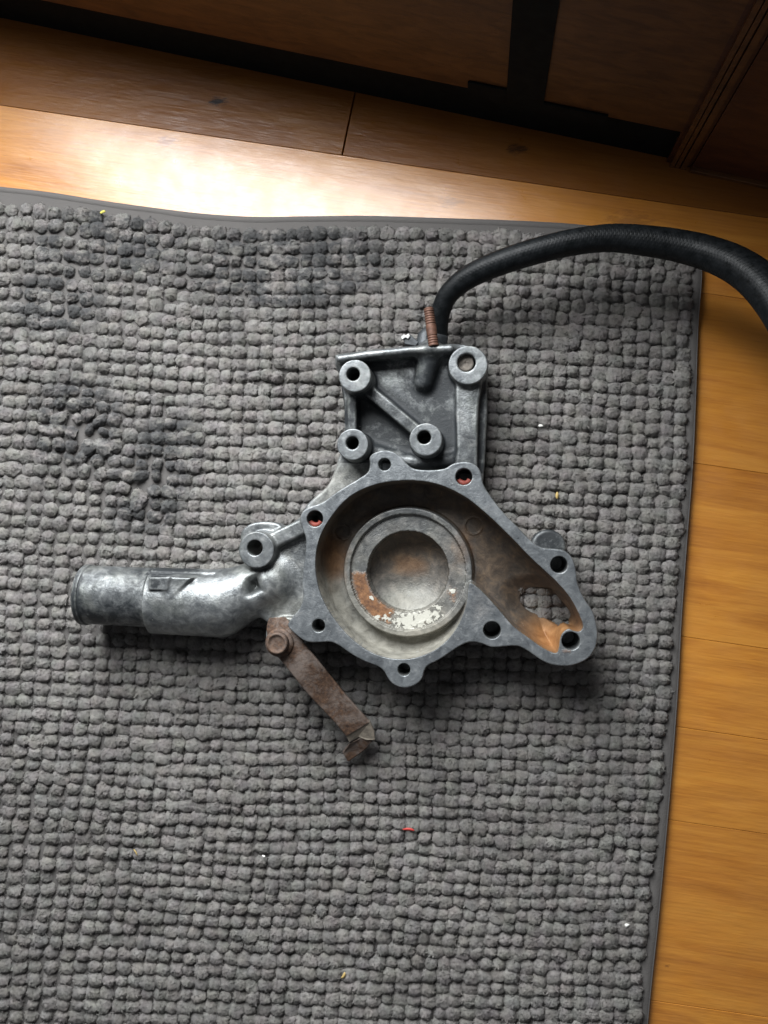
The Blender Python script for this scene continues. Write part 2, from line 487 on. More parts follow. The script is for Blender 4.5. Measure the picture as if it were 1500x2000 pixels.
wp('iron_foot', MB, door, lj - 105, lj - 34, 0, 5, 100, 146)
wp('iron_foot', MB, door, lj + 34, lj + 150, 0, 5, 92, 128)
post = empty('door_post', wall_frame(lc, cc, 0))
tag(post, 'dark moulded wooden post beside the door foot with a ribbed edge', 'door post')
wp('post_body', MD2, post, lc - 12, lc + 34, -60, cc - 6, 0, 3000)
for q, wdt in ((0, 8), (10, 7), (20, 10)):
    wp('rib', MD, post, lc - 4 + q, lc - 4 + q + wdt, cc - 6, cc + 2, 0, 3000, bev=2.5)
sidep = empty('wooden_cabinet', wall_frame(lc + 200, cc, 0))
tag(sidep, 'dark reddish wooden cabinet side standing at the corner behind the hose', 'cabinet')
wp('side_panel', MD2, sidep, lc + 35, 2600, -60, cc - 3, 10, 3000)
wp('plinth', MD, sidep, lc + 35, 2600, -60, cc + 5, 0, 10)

# ------------------------------------------------------------------ mat
mat_o = empty('bath_mat', U(700, 1200, 0))
tag(mat_o, 'grey chenille bath mat covered in rows of rounded tufts under the casting', 'mat')
def P_(o, parent):
    o.parent = parent; o.matrix_parent_inverse = Matrix.Translation(-parent.location); return o
top_edge = [(-160, 352), (0, 367), (100, 378), (200, 394), (300, 408), (400, 420), (500, 426), (600, 425), (720, 424), (850, 428), (1000, 433), (1120, 440), (1250, 455), (1340, 468)]
right_edge = [(1367, 500), (1369, 545), (1362, 640), (1358, 760), (1352, 900), (1340, 1060), (1330, 1200), (1322, 1350), (1311, 1500), (1297, 1660), (1284, 1800), (1270, 1930), (1258, 2060), (1250, 2160)]
outline = catmull(np.array(top_edge), 5, False).tolist() + [(1360, 480)] + catmull(np.array(right_edge), 5, False).tolist()
mo = U2(outline, 6)
closed_mo = np.vstack([mo, U2([(-160, 2160)], 6)])
# backing: fan of the outline
def prism(P, z0, z1, bev=0):
    from mathutils.geometry import tessellate_polygon
    P = np.asarray(P); n = len(P)
    tri = np.array(tessellate_polygon([[Vector((p[0], p[1], 0)) for p in P]]))
    V = np.vstack([np.c_[P, np.full(n, z0)], np.c_[P, np.full(n, z1)]])
    a = P[tri[0][0]]; b = P[tri[0][1]]; c = P[tri[0][2]]
    up = (b[0] - a[0]) * (c[1] - a[1]) - (b[1] - a[1]) * (c[0] - a[0]) > 0
    top = tri + n if up else tri[:, ::-1] + n
    bot = tri[:, ::-1] if up else tri
    i = np.arange(n); j = (i + 1) % n
    ar = 0.5 * np.sum(P[:, 0] * np.roll(P[:, 1], -1) - np.roll(P[:, 0], -1) * P[:, 1])
    side = np.stack([i, j, j + n, i + n], -1) if ar > 0 else np.stack([j, i, i + n, j + n], -1)
    return V, [top, bot, side]
V, F = prism(closed_mo, 1.0, 13.0)
P_(np_obj('backing', V, F, MC, smooth=False), mat_o)
# hem: a flattened rounded band along the top and right edge
T = np.gradient(mo, axis=0); T /= np.linalg.norm(T, axis=1)[:, None]
for _ in range(3):
    T = (np.vstack([T[:1], T[:-1]]) + T + np.vstack([T[1:], T[-1:]])) / 3
T /= np.linalg.norm(T, axis=1)[:, None]
inn = np.stack([T[:, 1], -T[:, 0]], -1)   # to the inside (right of travel)
prof = [(-1, 1), (-2, 6), (0, 11.5), (4, 14.5), (12, 15), (18, 14.3), (27, 10)]
m = len(mo)
wob = 1 + .12 * fbm(np.arange(m) * .3, 0, 0, 3)
topness = np.clip(np.linspace(0, m, m) / len(catmull(np.array(top_edge), 5, False)), 0, 1)
wid = np.where(np.arange(m) < 66, .55, 1.0)
V = np.concatenate([np.c_[mo + inn * (o_ * (wid if o_ > 0 else 1) * wob)[:, None] if False else mo + inn * np.broadcast_to(o_ * wob * (wid if o_ > 0 else 1), (m,))[:, None], np.full(m, z_)] for o_, z_ in prof])
F = np.array([[(k + 1) * m + i, (k + 1) * m + i + 1, k * m + i + 1, k * m + i] for k in range(len(prof) - 1) for i in range(m - 1)])
P_(np_obj('hem', V, F, MC), mat_o)

# tufts
def tuft_mesh(seed, nu=20, nv=9, full=False):
    r = np.random.default_rng(seed)
    th = np.linspace(0, 2 * np.pi, nu, endpoint=False)
    ph = np.linspace(0, np.pi * .60, nv + 1)[1:]
    V = [[0, 0, 1.0]]
    for p in ph:
        for t in th:
            V.append([math.sin(p) * math.cos(t), math.sin(p) * math.sin(t), math.cos(p)])
    V = np.array(V)
    # squarish top view, flattened crown, fibrous lumps
    n_ = np.abs(V) ** 2.5
    V = V / (n_.sum(1) ** (1 / 2.5))[:, None] * .97
    ro = r.uniform(0, 50, 3)
    lump = 1 + .15 * fbm(V[:, 0] * 1.5 + ro[0], V[:, 1] * 1.5 + ro[1], V[:, 2] * 1.5 + ro[2], 2, 3)
    fine = 1 + .15 * vnoise(V[:, 0] * 4 + ro[1], V[:, 1] * 4 + ro[0], V[:, 2] * 4, 11) + .13 * vnoise(V[:, 0] * 8 + ro[1], V[:, 1] * 5 + ro[0], V[:, 2] * 8, 12)
    V = V * (lump * fine)[:, None]
    V[:, 2] = np.where(V[:, 2] > 0, V[:, 2] * (.80 + .28 * np.cos(np.clip(np.hypot(V[:, 0], V[:, 1]), 0, 1.2) * 1.3)), V[:, 2])
    F3 = np.array([[0, 1 + j, 1 + (j + 1) % nu] for j in range(nu)])
    F4 = np.array([[1 + i * nu + j, 1 + (i + 1) * nu + j, 1 + (i + 1) * nu + (j + 1) % nu, 1 + i * nu + (j + 1) % nu] for i in range(nv - 1) for j in range(nu)])
    # loose yarn ends lying over the tuft
    nf = 46; ex = []; ef = []; base = len(V)
    for q in range(nf):
        i0 = r.integers(0, len(V) - nu)
        p0 = V[i0] * .93; nrm = p0 / (np.linalg.norm(p0) + 1e-9)
        tg = np.cross(nrm, r.standard_normal(3)); tg /= np.linalg.norm(tg) + 1e-9
        sd = np.cross(nrm, tg); L_ = r.uniform(.30, .62); wd = r.uniform(.04, .085); lift = r.uniform(.10, .30)
        pts = [p0, p0 + nrm * lift + tg * L_ * .5, p0 + nrm * lift * r.uniform(-.3, 1.1) + tg * L_]
        for a_, k_ in zip(pts, (1, .9, .35)): ex += [a_ - sd * wd * k_, a_ + sd * wd * k_]
        b_ = base + q * 6
        ef += [[b_, b_ + 1, b_ + 3, b_ + 2], [b_ + 2, b_ + 3, b_ + 5, b_ + 4]]
    V = np.vstack([V, np.array(ex)]); F4 = np.vstack([F4, np.array(ef)])
    return V, F3, F4
NVAR = 18
variants = [tuft_mesh(100 + i) for i in range(NVAR)]
# outline tests for the tuft field
def poly_sdf(P, X, Y):
    """signed distance, negative inside"""
    d = np.full(np.broadcast(X, Y).shape, 1e18); s = np.ones(d.shape)
    n = len(P)
    for i in range(n):
        a = P[i]; b = P[i - 1]
        ex, ey = b[0] - a[0], b[1] - a[1]
        wx, wy = X - a[0], Y - a[1]
        t = np.clip((wx * ex + wy * ey) / (ex * ex + ey * ey + 1e-12), 0, 1)
        bx, by = wx - ex * t, wy - ey * t
        d = np.minimum(d, bx * bx + by * by)
        c1 = Y >= a[1]; c2 = Y < b[1]; c3 = ex * wy > ey * wx
        flip = (c1 & c2 & c3) | (~c1 & ~c2 & ~c3)
        s = np.where(flip, -s, s)
    return s * np.sqrt(d)
PX, PY = 26.3, 24.3
us, vs = np.meshgrid(np.arange(0, 62), np.arange(-4, 74), indexing='ij')
us = us.ravel().astype(float); vs = vs.ravel().astype(float)
# photo-space grid, counted from the right edge and from the top edge
te = catmull(np.array(top_edge), 5, False)
re_ = catmull(np.array(right_edge), 5, False)
py = 478 + vs * PY
row = vs.astype(int)
rowshift = np.array([random.uniform(-3, 3) for _ in range(100)])
xr = np.interp(py, re_[:, 1], re_[:, 0], left=1367) - 31
px = xr - us * PX * (1 + .03 * vnoise(us * .08, vs * .08, 3.3)) + rowshift[row + 10] + 5 * fbm(us * .12, vs * .12, 1.0, 2, 5)
tedge = np.interp(px, te[:, 0], te[:, 1])
slope = (tedge - 468) * np.exp(-np.clip(py - 468, 0, 1e9) / 420.0) 
sl2 = -(1336 - px) * .022 * (1 - np.exp(-np.clip(py - 468, 0, 1e9) / 420.0))
py = py + slope + sl2 + 7 * fbm(px * .004, py * .006, 2.0, 3, 9) + 1.2 * rng.standard_normal(len(px))
px = px + 1.3 * rng.standard_normal(len(px))
C = np.array([U(a, b, 8)[:2] for a, b in zip(px, py)])
inside = poly_sdf(closed_mo, C[:, 0], C[:, 1])
keep = (inside < -17.5) & (px > -130) & (py < 2130)
C, px, py, us, vs = C[keep], px[keep], py[keep], us[keep], vs[keep]
N_T = len(C)
size = 1 + .10 * rng.standard_normal(N_T).clip(-1.8, 1.8)
# rucked-up, matted spots on the left and a few raised ones
mess = np.maximum(np.exp(-(((px - 160) / 80) ** 2 + ((py - 850) / 75) ** 2)), np.exp(-(((px - 275) / 75) ** 2 + ((py - 950) / 45) ** 2)))
mess = np.maximum(mess, .5 * np.exp(-(((px - 560) / 120) ** 2 + ((py - 740) / 30) ** 2)))
pressed = sstep(1100, 1350, px) * 0
sx = 14.9 * size * (1 + .05 * rng.standard_normal(N_T)) * (1 + mess * .25 * rng.standard_normal(N_T))
sy = 13.7 * size * (1 + .06 * rng.standard_normal(N_T)) * (1 + mess * .25 * rng.standard_normal(N_T))
lower = sstep(1000, 1500, py)
sz = (9.8 + 1.6 * rng.standard_normal(N_T).clip(-1.5, 1.5) + 6 * mess * rng.random(N_T))
rot = rng.uniform(-.25, .25, N_T) + mess * rng.uniform(-1.2, 1.2, N_T)
flipk = rng.integers(0, 2, N_T) * math.pi
tx = -.08 - .10 * lower + .17 * rng.standard_normal(N_T) + mess * .5 * rng.standard_normal(N_T)   # lean toward the foot of the picture
ty = .16 * rng.standard_normal(N_T) + mess * .4 * rng.standard_normal(N_T)
zc = 14.0 + 1.2 * rng.standard_normal(N_T) + 3 * mess
C = C + mess[:, None] * rng.standard_normal((N_T, 2)) * 5
under = np.exp(-(((px - 798) / 105) ** 2 + ((py - 1117) / 105) ** 2) ** 3) + ((px > 150) & (px < 560) & (py > 1110) & (py < 1230)) * .5
zc = zc - 8 * np.clip(under, 0, 1)
var = rng.integers(0, NVAR, N_T)
def tuft_matrix(i):
    return (Matrix.Translation(Vector((C[i, 0], C[i, 1], zc[i])) * S)
            @ Matrix.Rotation(tx[i], 4, 'X') @ Matrix.Rotation(ty[i], 4, 'Y') @ Matrix.Rotation(rot[i] + flipk[i], 4, 'Z')
            @ Matrix.Diagonal((sx[i], sy[i], sz[i], 1)))
hidden = (((px - 800) / 330) ** 2 + ((py - 1110) / 210) ** 2 < 1) | ((px > 640) & (px < 960) & (py > 660) & (py < 1000)) | ((px > 120) & (px < 600) & (py > 1080) & (py < 1250)) \
    | ((px > 820) & (py < 640) & (py > 425)) | (px < 14) | (py > 1986)
score = sx * sy * np.where(hidden, 0, 1)
order = np.argsort(-score)
single = set(order[:300].tolist())
vme = []
for V, F3, F4 in variants:
    vme.append(np_mesh('tuft', V, [F3, F4], MT))
first = None
inv = Matrix.Translation(-mat_o.location)
for i in order[:300]:
    o = bpy.data.objects.new('tuft', vme[var[i]])
    COL.objects.link(o); o.parent = mat_o
    o.matrix_parent_inverse = inv
    o.matrix_basis = tuft_matrix(i)
Vs, F3s, F4s, off = [], [], [], 0
for v_i in range(NVAR):
    V, F3, F4 = variants[v_i]
    idx = np.array([i for i in range(N_T) if var[i] == v_i and i not in single])
    if len(idx) == 0: continue
    Ms = np.array([np.array(tuft_matrix(i)) for i in idx]); Ms[:, :3, 3] /= S
    W_ = np.einsum('nij,vj->nvi', Ms[:, :3, :3], V) + Ms[:, None, :3, 3]
    nvv = len(V)
    Vs.append(W_.reshape(-1, 3))
    offs = off + np.arange(len(idx))[:, None, None] * nvv
    F3s.append((F3[None] + offs).reshape(-1, 3)); F4s.append((F4[None] + offs).reshape(-1, 4))
    off += len(idx) * nvv
pile = P_(np_obj('tuft_pile', np.vstack(Vs), [np.vstack(F3s), np.vstack(F4s)], MT), mat_o)
tag(pile, kind='stuff')

# ------------------------------------------------------------------ the casting as one blended solid
VX = 1.6
gx = np.arange(-680, 440, VX); gy = np.arange(-380, 350, VX); gz = np.arange(14, 172, VX)
Xg, Yg = np.meshgrid(gx, gy, indexing='ij')
Fd = np.full((len(gx), len(gy), len(gz)), 60.0, np.float32)
def region(d2, pad):
    msk = d2 < pad
    ii = np.where(msk.any(1))[0]; jj = np.where(msk.any(0))[0]
    return slice(ii[0], ii[-1] + 1), slice(jj[0], jj[-1] + 1)
def smin(a, b, k):
    h = np.clip(k - np.abs(a - b), 0, None) / k
    return np.minimum(a, b) - h * h * k * .25
def ext_d(d2, z0, z1, r=2.0, draft=0.0):
    Z = gz[None, None, :]
    d = d2[:, :, None]
    if draft: d = d - (z1 - Z) * draft
    qx = d + r; qz = np.abs(Z - (z0 + z1) / 2) - (z1 - z0) / 2 + r
    return (np.minimum(np.maximum(qx, qz), 0) + np.sqrt(np.maximum(qx, 0) ** 2 + np.maximum(qz, 0) ** 2) - r).astype(np.float32)
def add(d2, z0, z1, r=2.0, k=6.0, draft=0.0):
    pad = k + 8 + abs(draft) * (z1 - z0)
    si, sj = region(d2, pad)
    Fd[si, sj] = smin(Fd[si, sj], ext_d(d2[si, sj], z0, z1, r, draft), k)
def sub(d2, z0, z1, r=0.5, k=1.5, draft=0.0):
    pad = k + 8 + abs(draft) * (z1 - z0)
    si, sj = region(d2, pad)
    Fd[si, sj] = -smin(-Fd[si, sj], ext_d(d2[si, sj], z0, z1, r, draft), k)
def circ(p, z, r):
    q = U(p[0], p[1], z)
    return np.hypot(Xg - q[0], Yg - q[1]) - r * zs(z)
def pol(P, z, n=6, spline=True):
    Q = U2(P, z)
    if spline: Q = catmull(Q, n)
    return poly_sdf(Q, Xg, Yg)
def seg(a, b, z, r):
    A = U(a[0], a[1], z); B = U(b[0], b[1], z)
    ex, ey = B[0] - A[0], B[1] - A[1]
    t = np.clip(((Xg - A[0]) * ex + (Yg - A[1]) * ey) / (ex * ex + ey * ey), 0, 1)
    return np.hypot(Xg - A[0] - ex * t, Yg - A[1] - ey * t) - r * zs(z)
def segs(pts, z, r):
    d = None
    for a, b in zip(pts[:-1], pts[1:]):
        s_ = seg(a, b, z, r); d = s_ if d is None else np.minimum(d, s_)
    return d
def add3(A, B, ra, rb, k, flat=None, subtract=False):
    """tapered capsule between two 3-D points (photo x, photo y, z)"""
    a = U(*A); b = U(*B)
    lo = np.minimum(a, b) - max(ra, rb) - k - 8; hi = np.maximum(a, b) + max(ra, rb) + k + 8
    si = slice(max(0, int((lo[0] - gx[0]) / VX)), int((hi[0] - gx[0]) / VX) + 2); sj = slice(max(0, int((lo[1] - gy[0]) / VX)), int((hi[1] - gy[0]) / VX) + 2)
    X = gx[si][:, None, None]; Y = gy[sj][None, :, None]; Z = gz[None, None, :]
    e = b - a; L2 = (e ** 2).sum()
    tt = ((X - a[0]) * e[0] + (Y - a[1]) * e[1] + (Z - a[2]) * e[2]) / L2
    t = np.clip(tt, 0, 1)
    rr = ra + (rb - ra) * t
    d = np.sqrt((X - a[0] - e[0] * t) ** 2 + (Y - a[1] - e[1] * t) ** 2 + (Z - a[2] - e[2] * t) ** 2) - rr
    if flat:   # flat ends instead of round ones
        Lr = math.sqrt(L2)
        if 'a' in flat: 
            d = np.where(tt < 0, np.sqrt((X - a[0] - e[0] * tt) ** 2 + (Y - a[1] - e[1] * tt) ** 2 + (Z - a[2] - e[2] * tt) ** 2) - ra, d)
            d = np.maximum(d, -tt * Lr)
        if 'b' in flat:
            d = np.where(tt > 1, np.sqrt((X - a[0] - e[0] * tt) ** 2 + (Y - a[1] - e[1] * tt) ** 2 + (Z - a[2] - e[2] * tt) ** 2) - rb, d)
            d = np.maximum(d, (tt - 1) * Lr)
    if subtract: Fd[si, sj] = -smin(-Fd[si, sj], d.astype(np.float32), k)
    else: Fd[si, sj] = smin(Fd[si, sj], d.astype(np.float32), k)

ZF = 150
flange_pts = [(722, 892), (734, 883), (752, 879), (770, 883), (784, 893), (797, 908), (812, 916), (840, 918), (868, 915), (884, 906), (900, 902), (918, 903),
    (932, 911), (940, 925), (944, 945), (957, 967), (985, 1003), (1010, 1028), (1038, 1057), (1058, 1069), (1085, 1072), (1104, 1076), (1118, 1090), (1125, 1110),
    (1129, 1140), (1142, 1170), (1158, 1194), (1166, 1222), (1167, 1250), (1160, 1272), (1146, 1288), (1121, 1299), (1095, 1301), (1070, 1296), (1050, 1285),
    (1030, 1271), (1010, 1262), (985, 1263), (960, 1264), (940, 1257), (920, 1254), (900, 1261), (880, 1274), (855, 1290), (836, 1300), (829, 1310), (824, 1326),
    (811, 1338), (790, 1344), (770, 1338), (758, 1326), (750, 1312), (738, 1302), (710, 1291), (685, 1277), (660, 1260), (643, 1254), (620, 1255), (598, 1253),
    (578, 1240), (562, 1222), (572, 1204), (586, 1186), (592, 1165), (590, 1140), (592, 1110), (596, 1080), (597, 1052), (590, 1032), (586, 1014), (591, 999),
    (606, 990), (630, 981), (652, 965), (675, 950), (702, 934), (718, 922), (722, 908)]
cav_pts = [(616, 1110), (621, 1060), (642, 1016), (680, 972), (730, 947), (790, 938), (850, 944), (905, 968), (950, 1003), (995, 1046), (1040, 1092), (1085, 1134),
    (1112, 1165), (1130, 1197), (1139, 1222), (1134, 1233), (1122, 1233), (1110, 1229), (1099, 1237), (1094, 1250), (1092, 1266), (1086, 1276), (1064, 1268), (1035, 1248), (1003, 1224),
    (975, 1192), (948, 1162), (926, 1142), (917, 1140), (914, 1150), (911, 1180), (898, 1215), (876, 1248), (840, 1275), (790, 1288), (735, 1279), (688, 1249), (650, 1205), (626, 1160)]
d_fl = pol(flange_pts, ZF)
d_cav = pol(cav_pts, ZF, 5)
# bowl under the flange, narrowing downward
add(d_cav - 12, 18, 140, 12, 4, draft=-.16)
add(circ((1070, 1068), 70, 33), 40, 82, 6, 6)
add(circ((1078, 1150), 80, 50), 30, 90, 8, 10)
# web and body outside the flange, upper left
add(pol([(668, 885), (655, 915), (640, 948), (600, 985), (594, 1012), (640, 1050), (740, 960), (742, 905), (715, 880)], 100), 46, 104, 6, 8)
# left body
add(pol([(470, 1046), (484, 1026), (508, 1019), (540, 1021), (562, 1030), (588, 1010), (604, 1005), (612, 1110), (520, 1100), (480, 1090)], 80), 44, 84, 5, 8)
add(pol([(528, 1090), (560, 1062), (604, 1040), (610, 1200), (570, 1240), (528, 1222), (508, 1190)], 108), 44, 104, 8, 10, draft=.05)
add3((430, 1178, 84), (536, 1135, 84), 60, 46, 18)
# bracket plate
add(pol([(653, 692), (700, 686), (770, 679), (845, 672), (905, 671), (936, 680), (951, 702), (952, 800), (947, 900), (941, 960), (760, 960), (705, 935), (668, 885), (673, 850), (674, 800), (664, 740)], 92, 4, False), 48, 88, 4, 8, draft=.02)
add(segs([(663, 701), (720, 692), (800, 684), (880, 680)], 128, 6), 60, 132, 5, 14, draft=.12)
add(segs([(666, 706), (677, 780), (679, 850)], 108, 4), 50, 112, 3, 8, draft=.08)
add(seg((688, 745), (687, 860), 118, 9), 60, 120, 4, 8, draft=.06)
add(seg((696, 742), (828, 853), 122, 11), 60, 122, 3, 9, draft=.10)
add(pol([(893, 735), (938, 735), (934, 800), (932, 900), (930, 925), (886, 925), (893, 880)], 114, 4), 60, 114, 4, 8, draft=.06)
add(segs([(700, 872), (730, 880), (755, 888), (790, 900), (850, 905), (905, 895)], 100, 10), 50, 104, 8, 14, draft=.15)
add3((841, 684, 104), (828, 745, 96), 21, 17, 14, flat='')
add(circ((700, 905), 90, 26), 44, 92, 5, 10)
for p_, r_ in (((906, 931), 24), ((615, 1013), 24), ((1092, 1103), 24), ((961, 1231), 24), ((1115, 1252), 25), ((789, 1308), 20), ((622, 1222), 21)):
    add(circ(p_, 120, r_), 50, 130, 4, 5, draft=-.03)
# flange on top of it all
add(d_fl, 124, ZF, 2.2, 4)
# lug that carries the clip
add(pol([(520, 1232), (528, 1216), (556, 1206), (590, 1215), (600, 1250), (572, 1280), (552, 1284), (533, 1276), (521, 1258)], 120), 90, 121, 3, 6)
# bosses
BOSS = dict(A=((693, 734), 162, 32), B=((688.5, 868), 160, 31), C=((831.5, 858.5), 156, 32), D=((914, 713), 132, 38), L=((500.5, 1074), 140, 36))
add(circ((693, 734), 162, 32), 48, 162, 1.2, 5, draft=.015)
add(circ((688.5, 868), 160, 31), 40, 160, 1.2, 5, draft=.015)
add(circ((831.5, 858.5), 156, 32), 60, 156, 1.2, 5, draft=.015)
add(circ((914, 713), 132, 38), 48, 132, 1.5, 5, draft=.01)
add(circ((500.5, 1074), 140, 36), 44, 140, 1.5, 5, draft=.03)
add(seg((528, 1058), (600, 1024), 124, 15), 60, 124, 5, 7, draft=.10)
# pipe: sleeve, step, spigot with end bead
sub(pol([(476, 1118), (512, 1104), (524, 1130), (531, 1158), (520, 1168), (490, 1180), (470, 1168), (468, 1140)], 118), 100, 200, 10, 14, draft=-.25)
add3((302, 1173, 86), (430, 1178, 86), 62.5, 63.5, 8, flat='a')
add3((166, 1161, 86), (320, 1168, 86), 56, 56, 2, flat='a')
add3((166, 1161, 86), (176, 1161.5, 86), 58.2, 58.2, 1.5, flat='ab')
add3((130, 1159, 86), (270, 1166, 86), 46, 46, 1.5, flat='ab', subtract=True)
# flat and pad on the sleeve
sub(pol([(285, 1103), (420, 1116), (418, 1124), (285, 1121)], 120, 4, False), 112, 200, 1, 4)
add(pol([(294, 1127), (334, 1127), (329, 1152), (294, 1152)], 140, 4, False), 120, 149.5, 2, 4)
add(pol([(326, 1152), (334, 1126), (380, 1128), (330, 1175)], 130, 4, False), 110, 146, 3, 8)

# cavity: floor height map, then cut everything above it
RC = U(796, 1117, 88); rho = np.hypot(Xg - RC[0], Yg - RC[1])
k88 = zs(88)
ang_x = Xg - RC[0]; ang_y = Yg - RC[1]
vol = sstep(95, 270, ang_x * .95 - ang_y * .15)
upr = sstep(-60, 150, ang_y + .3 * ang_x) * .35
zch = 58 - 24 * vol - 8 * upr
di = -d_cav
R_ = 34.0 + 22 * vol
fil = np.where(di < R_, R_ - np.sqrt(np.clip(R_ ** 2 - (R_ - np.clip(di, 0, R_)) ** 2, 0, None)), 0)
zfl = zch + fil * 1.15
# the tongue side: sloping wall between circle and seat
rl, ri, rh = 125 * k88, 112.5 * k88, 79 * k88
lip = sstep(rl + 5, rl - 1, rho)
zfl = zfl * (1 - lip) + 92 * lip
zfl = np.where(rho < rl - 1, 92, zfl)
zfl = np.where(rho < ri, 83, zfl)
dish = 29 + 20 * (rho / rh) ** 2.6
zfl = np.where(rho < rh, dish, zfl)
# small witness marks of ejector pins
for (a, b, r_) in ((925, 1027, 16), (845, 960, 15), (668, 1040, 14)):
    q = U(a, b, 70); rr = np.hypot(Xg - q[0], Yg - q[1])
    zfl = zfl + 2.2 * np.exp(-((rr - r_) / 1.6) ** 2)
# outlet opening to the mat below
eo = U(1066, 1180, 34)
ex_, ey_ = (Xg - eo[0]), (Yg - eo[1])
ca2, sa2 = math.cos(-.5), math.sin(-.5)
ell = np.hypot((ex_ * ca2 + ey_ * sa2) / 46, (-ex_ * sa2 + ey_ * ca2) / 24) * (1 + .12 * np.sin(3 * np.arctan2(ey_, ex_) + 1))
zfl = zfl - 18 * sstep(2.1, .95, ell) - 50 * sstep(1.12, .92, ell)
si, sj = region(d_cav, 12)
gxz = np.gradient(zfl, VX); slope_f = np.sqrt(1 + np.clip(gxz[0] ** 2 + gxz[1] ** 2, 0, 9))
Zb = gz[None, None, :]
dfloor = ((zfl[si, sj][:, :, None] - Zb) / slope_f[si, sj][:, :, None]).astype(np.float32)
cut = np.maximum(np.maximum(d_cav[si, sj][:, :, None] + (ZF - Zb) * 0.02, dfloor), Zb - 400).astype(np.float32)
Fd[si, sj] = np.maximum(Fd[si, sj], -cut)
# bolt holes and the columns under them
HOLES = [((751, 907), 12, 90), ((906, 931), 16, 66), ((615, 1013), 16, 60), ((1092, 1103), 16, 60), ((622, 1222), 12.5, 90), ((961, 1231), 16.5, 60), ((1115, 1252), 17, 70), ((789, 1308), 12, 90)]
for p, r, zb in HOLES:
    if p[0] != 789 and p[0] != 622: pass
    sub(circ(p, ZF, r), zb, 260, .5, 1.5); 
sub(circ((690, 731), 160, 13), 90, 260, .5, 2); sub(circ((688, 865), 160, 12.5), 80, 260, .5, 3)
sub(circ((828.5, 854), 156, 13), 80, 260, .5, 2); sub(circ((911, 708), 132, 17.5), 0, 260, .5, 2)
sub(circ((497.6, 1070), 140, 15.5), 0, 260, .5, 2)
# cast unevenness
nz = fbm(Xg[:, :, None] * .02, Yg[:, :, None] * .02, 0, 2, 21)[..., 0] if False else None

def surface_nets(F):
    s = F < 0
    nx, ny, nzz = F.shape
    cnt = np.zeros((nx - 1, ny - 1, nzz - 1), np.uint8)
    for a in (0, 1):
        for b in (0, 1):
            for c in (0, 1):
                cnt += s[a:nx - 1 + a, b:ny - 1 + b, c:nzz - 1 + c]
    act = (cnt > 0) & (cnt < 8)
    I, J, K = np.nonzero(act)
    idx = np.full(act.shape, -1, np.int32); idx[I, J, K] = np.arange(len(I))
    acc = np.zeros((len(I), 3)); num = np.zeros(len(I))
    corners = [(a, b, c) for a in (0, 1) for b in (0, 1) for c in (0, 1)]
    for u in range(8):
        for v in range(u + 1, 8):
            A, B = corners[u], corners[v]
            if sum(abs(p - q) for p, q in zip(A, B)) != 1: continue
            fa = F[I + A[0], J + A[1], K + A[2]]; fb = F[I + B[0], J + B[1], K + B[2]]
            cr = (fa < 0) != (fb < 0)
            t = np.where(cr, fa / np.where(cr, fa - fb, 1), 0)
            for ax in range(3):
                acc[:, ax] += np.where(cr, A[ax] + (B[ax] - A[ax]) * t, 0)
            num += cr
    P = acc / num[:, None] + np.stack([I, J, K], 1)
    quads = []
    for ax in range(3):
        sl0 = [slice(1, -1)] * 3; 
        o = [(ax + 1) % 3, (ax + 2) % 3]
        sh = list(F.shape)
        a0 = [slice(None)] * 3; a1 = [slice(None)] * 3
        a0[ax] = slice(0, sh[ax] - 1); a1[ax] = slice(1, sh[ax])
        sg0, sg1 = s[tuple(a0)], s[tuple(a1)]
        ch = sg0 != sg1
        e = np.array(np.nonzero(ch)).T
        ok = np.ones(len(e), bool)
        for q in o: ok &= (e[:, q] > 0) & (e[:, q] < sh[q] - 1)
        e = e[ok]
        pos = sg0[e[:, 0], e[:, 1], e[:, 2]]
        def cell(d1, d2):
            c = e.copy(); c[:, o[0]] -= d1; c[:, o[1]] -= d2
            return idx[c[:, 0], c[:, 1], c[:, 2]]
        q = np.stack([cell(1, 1), cell(0, 1), cell(0, 0), cell(1, 0)], 1)
        q[~pos] = q[~pos][:, ::-1]
        quads.append(q)
    return P, np.vstack(quads)
P, Q = surface_nets(Fd)
ci = np.clip(P, 1, np.array(Fd.shape) - 2.001)
def samp(A, p):
    i = np.floor(p).astype(int); f = p - i; r = 0
    for a in (0, 1):
        for b in (0, 1):
            for c in (0, 1):
                wg = (f[:, 0] if a else 1 - f[:, 0]) * (f[:, 1] if b else 1 - f[:, 1]) * (f[:, 2] if c else 1 - f[:, 2])
                r = r + wg * A[i[:, 0] + a, i[:, 1] + b, i[:, 2] + c]
    return r
def grad(p, h=.6):
    g = []
    for ax in range(3):
        d = np.zeros(3); d[ax] = h
        g.append(samp(Fd, np.clip(p + d, 0, np.array(Fd.shape) - 1.001)) - samp(Fd, np.clip(p - d, 0, np.array(Fd.shape) - 1.001)))
    return np.array(g).T / (2 * h)
G = grad(ci)
Nn = G / (np.linalg.norm(G, axis=1)[:, None] + 1e-9)
Wp = np.stack([gx[0] + P[:, 0] * VX, gy[0] + P[:, 1] * VX, gz[0] + P[:, 2] * VX], 1)
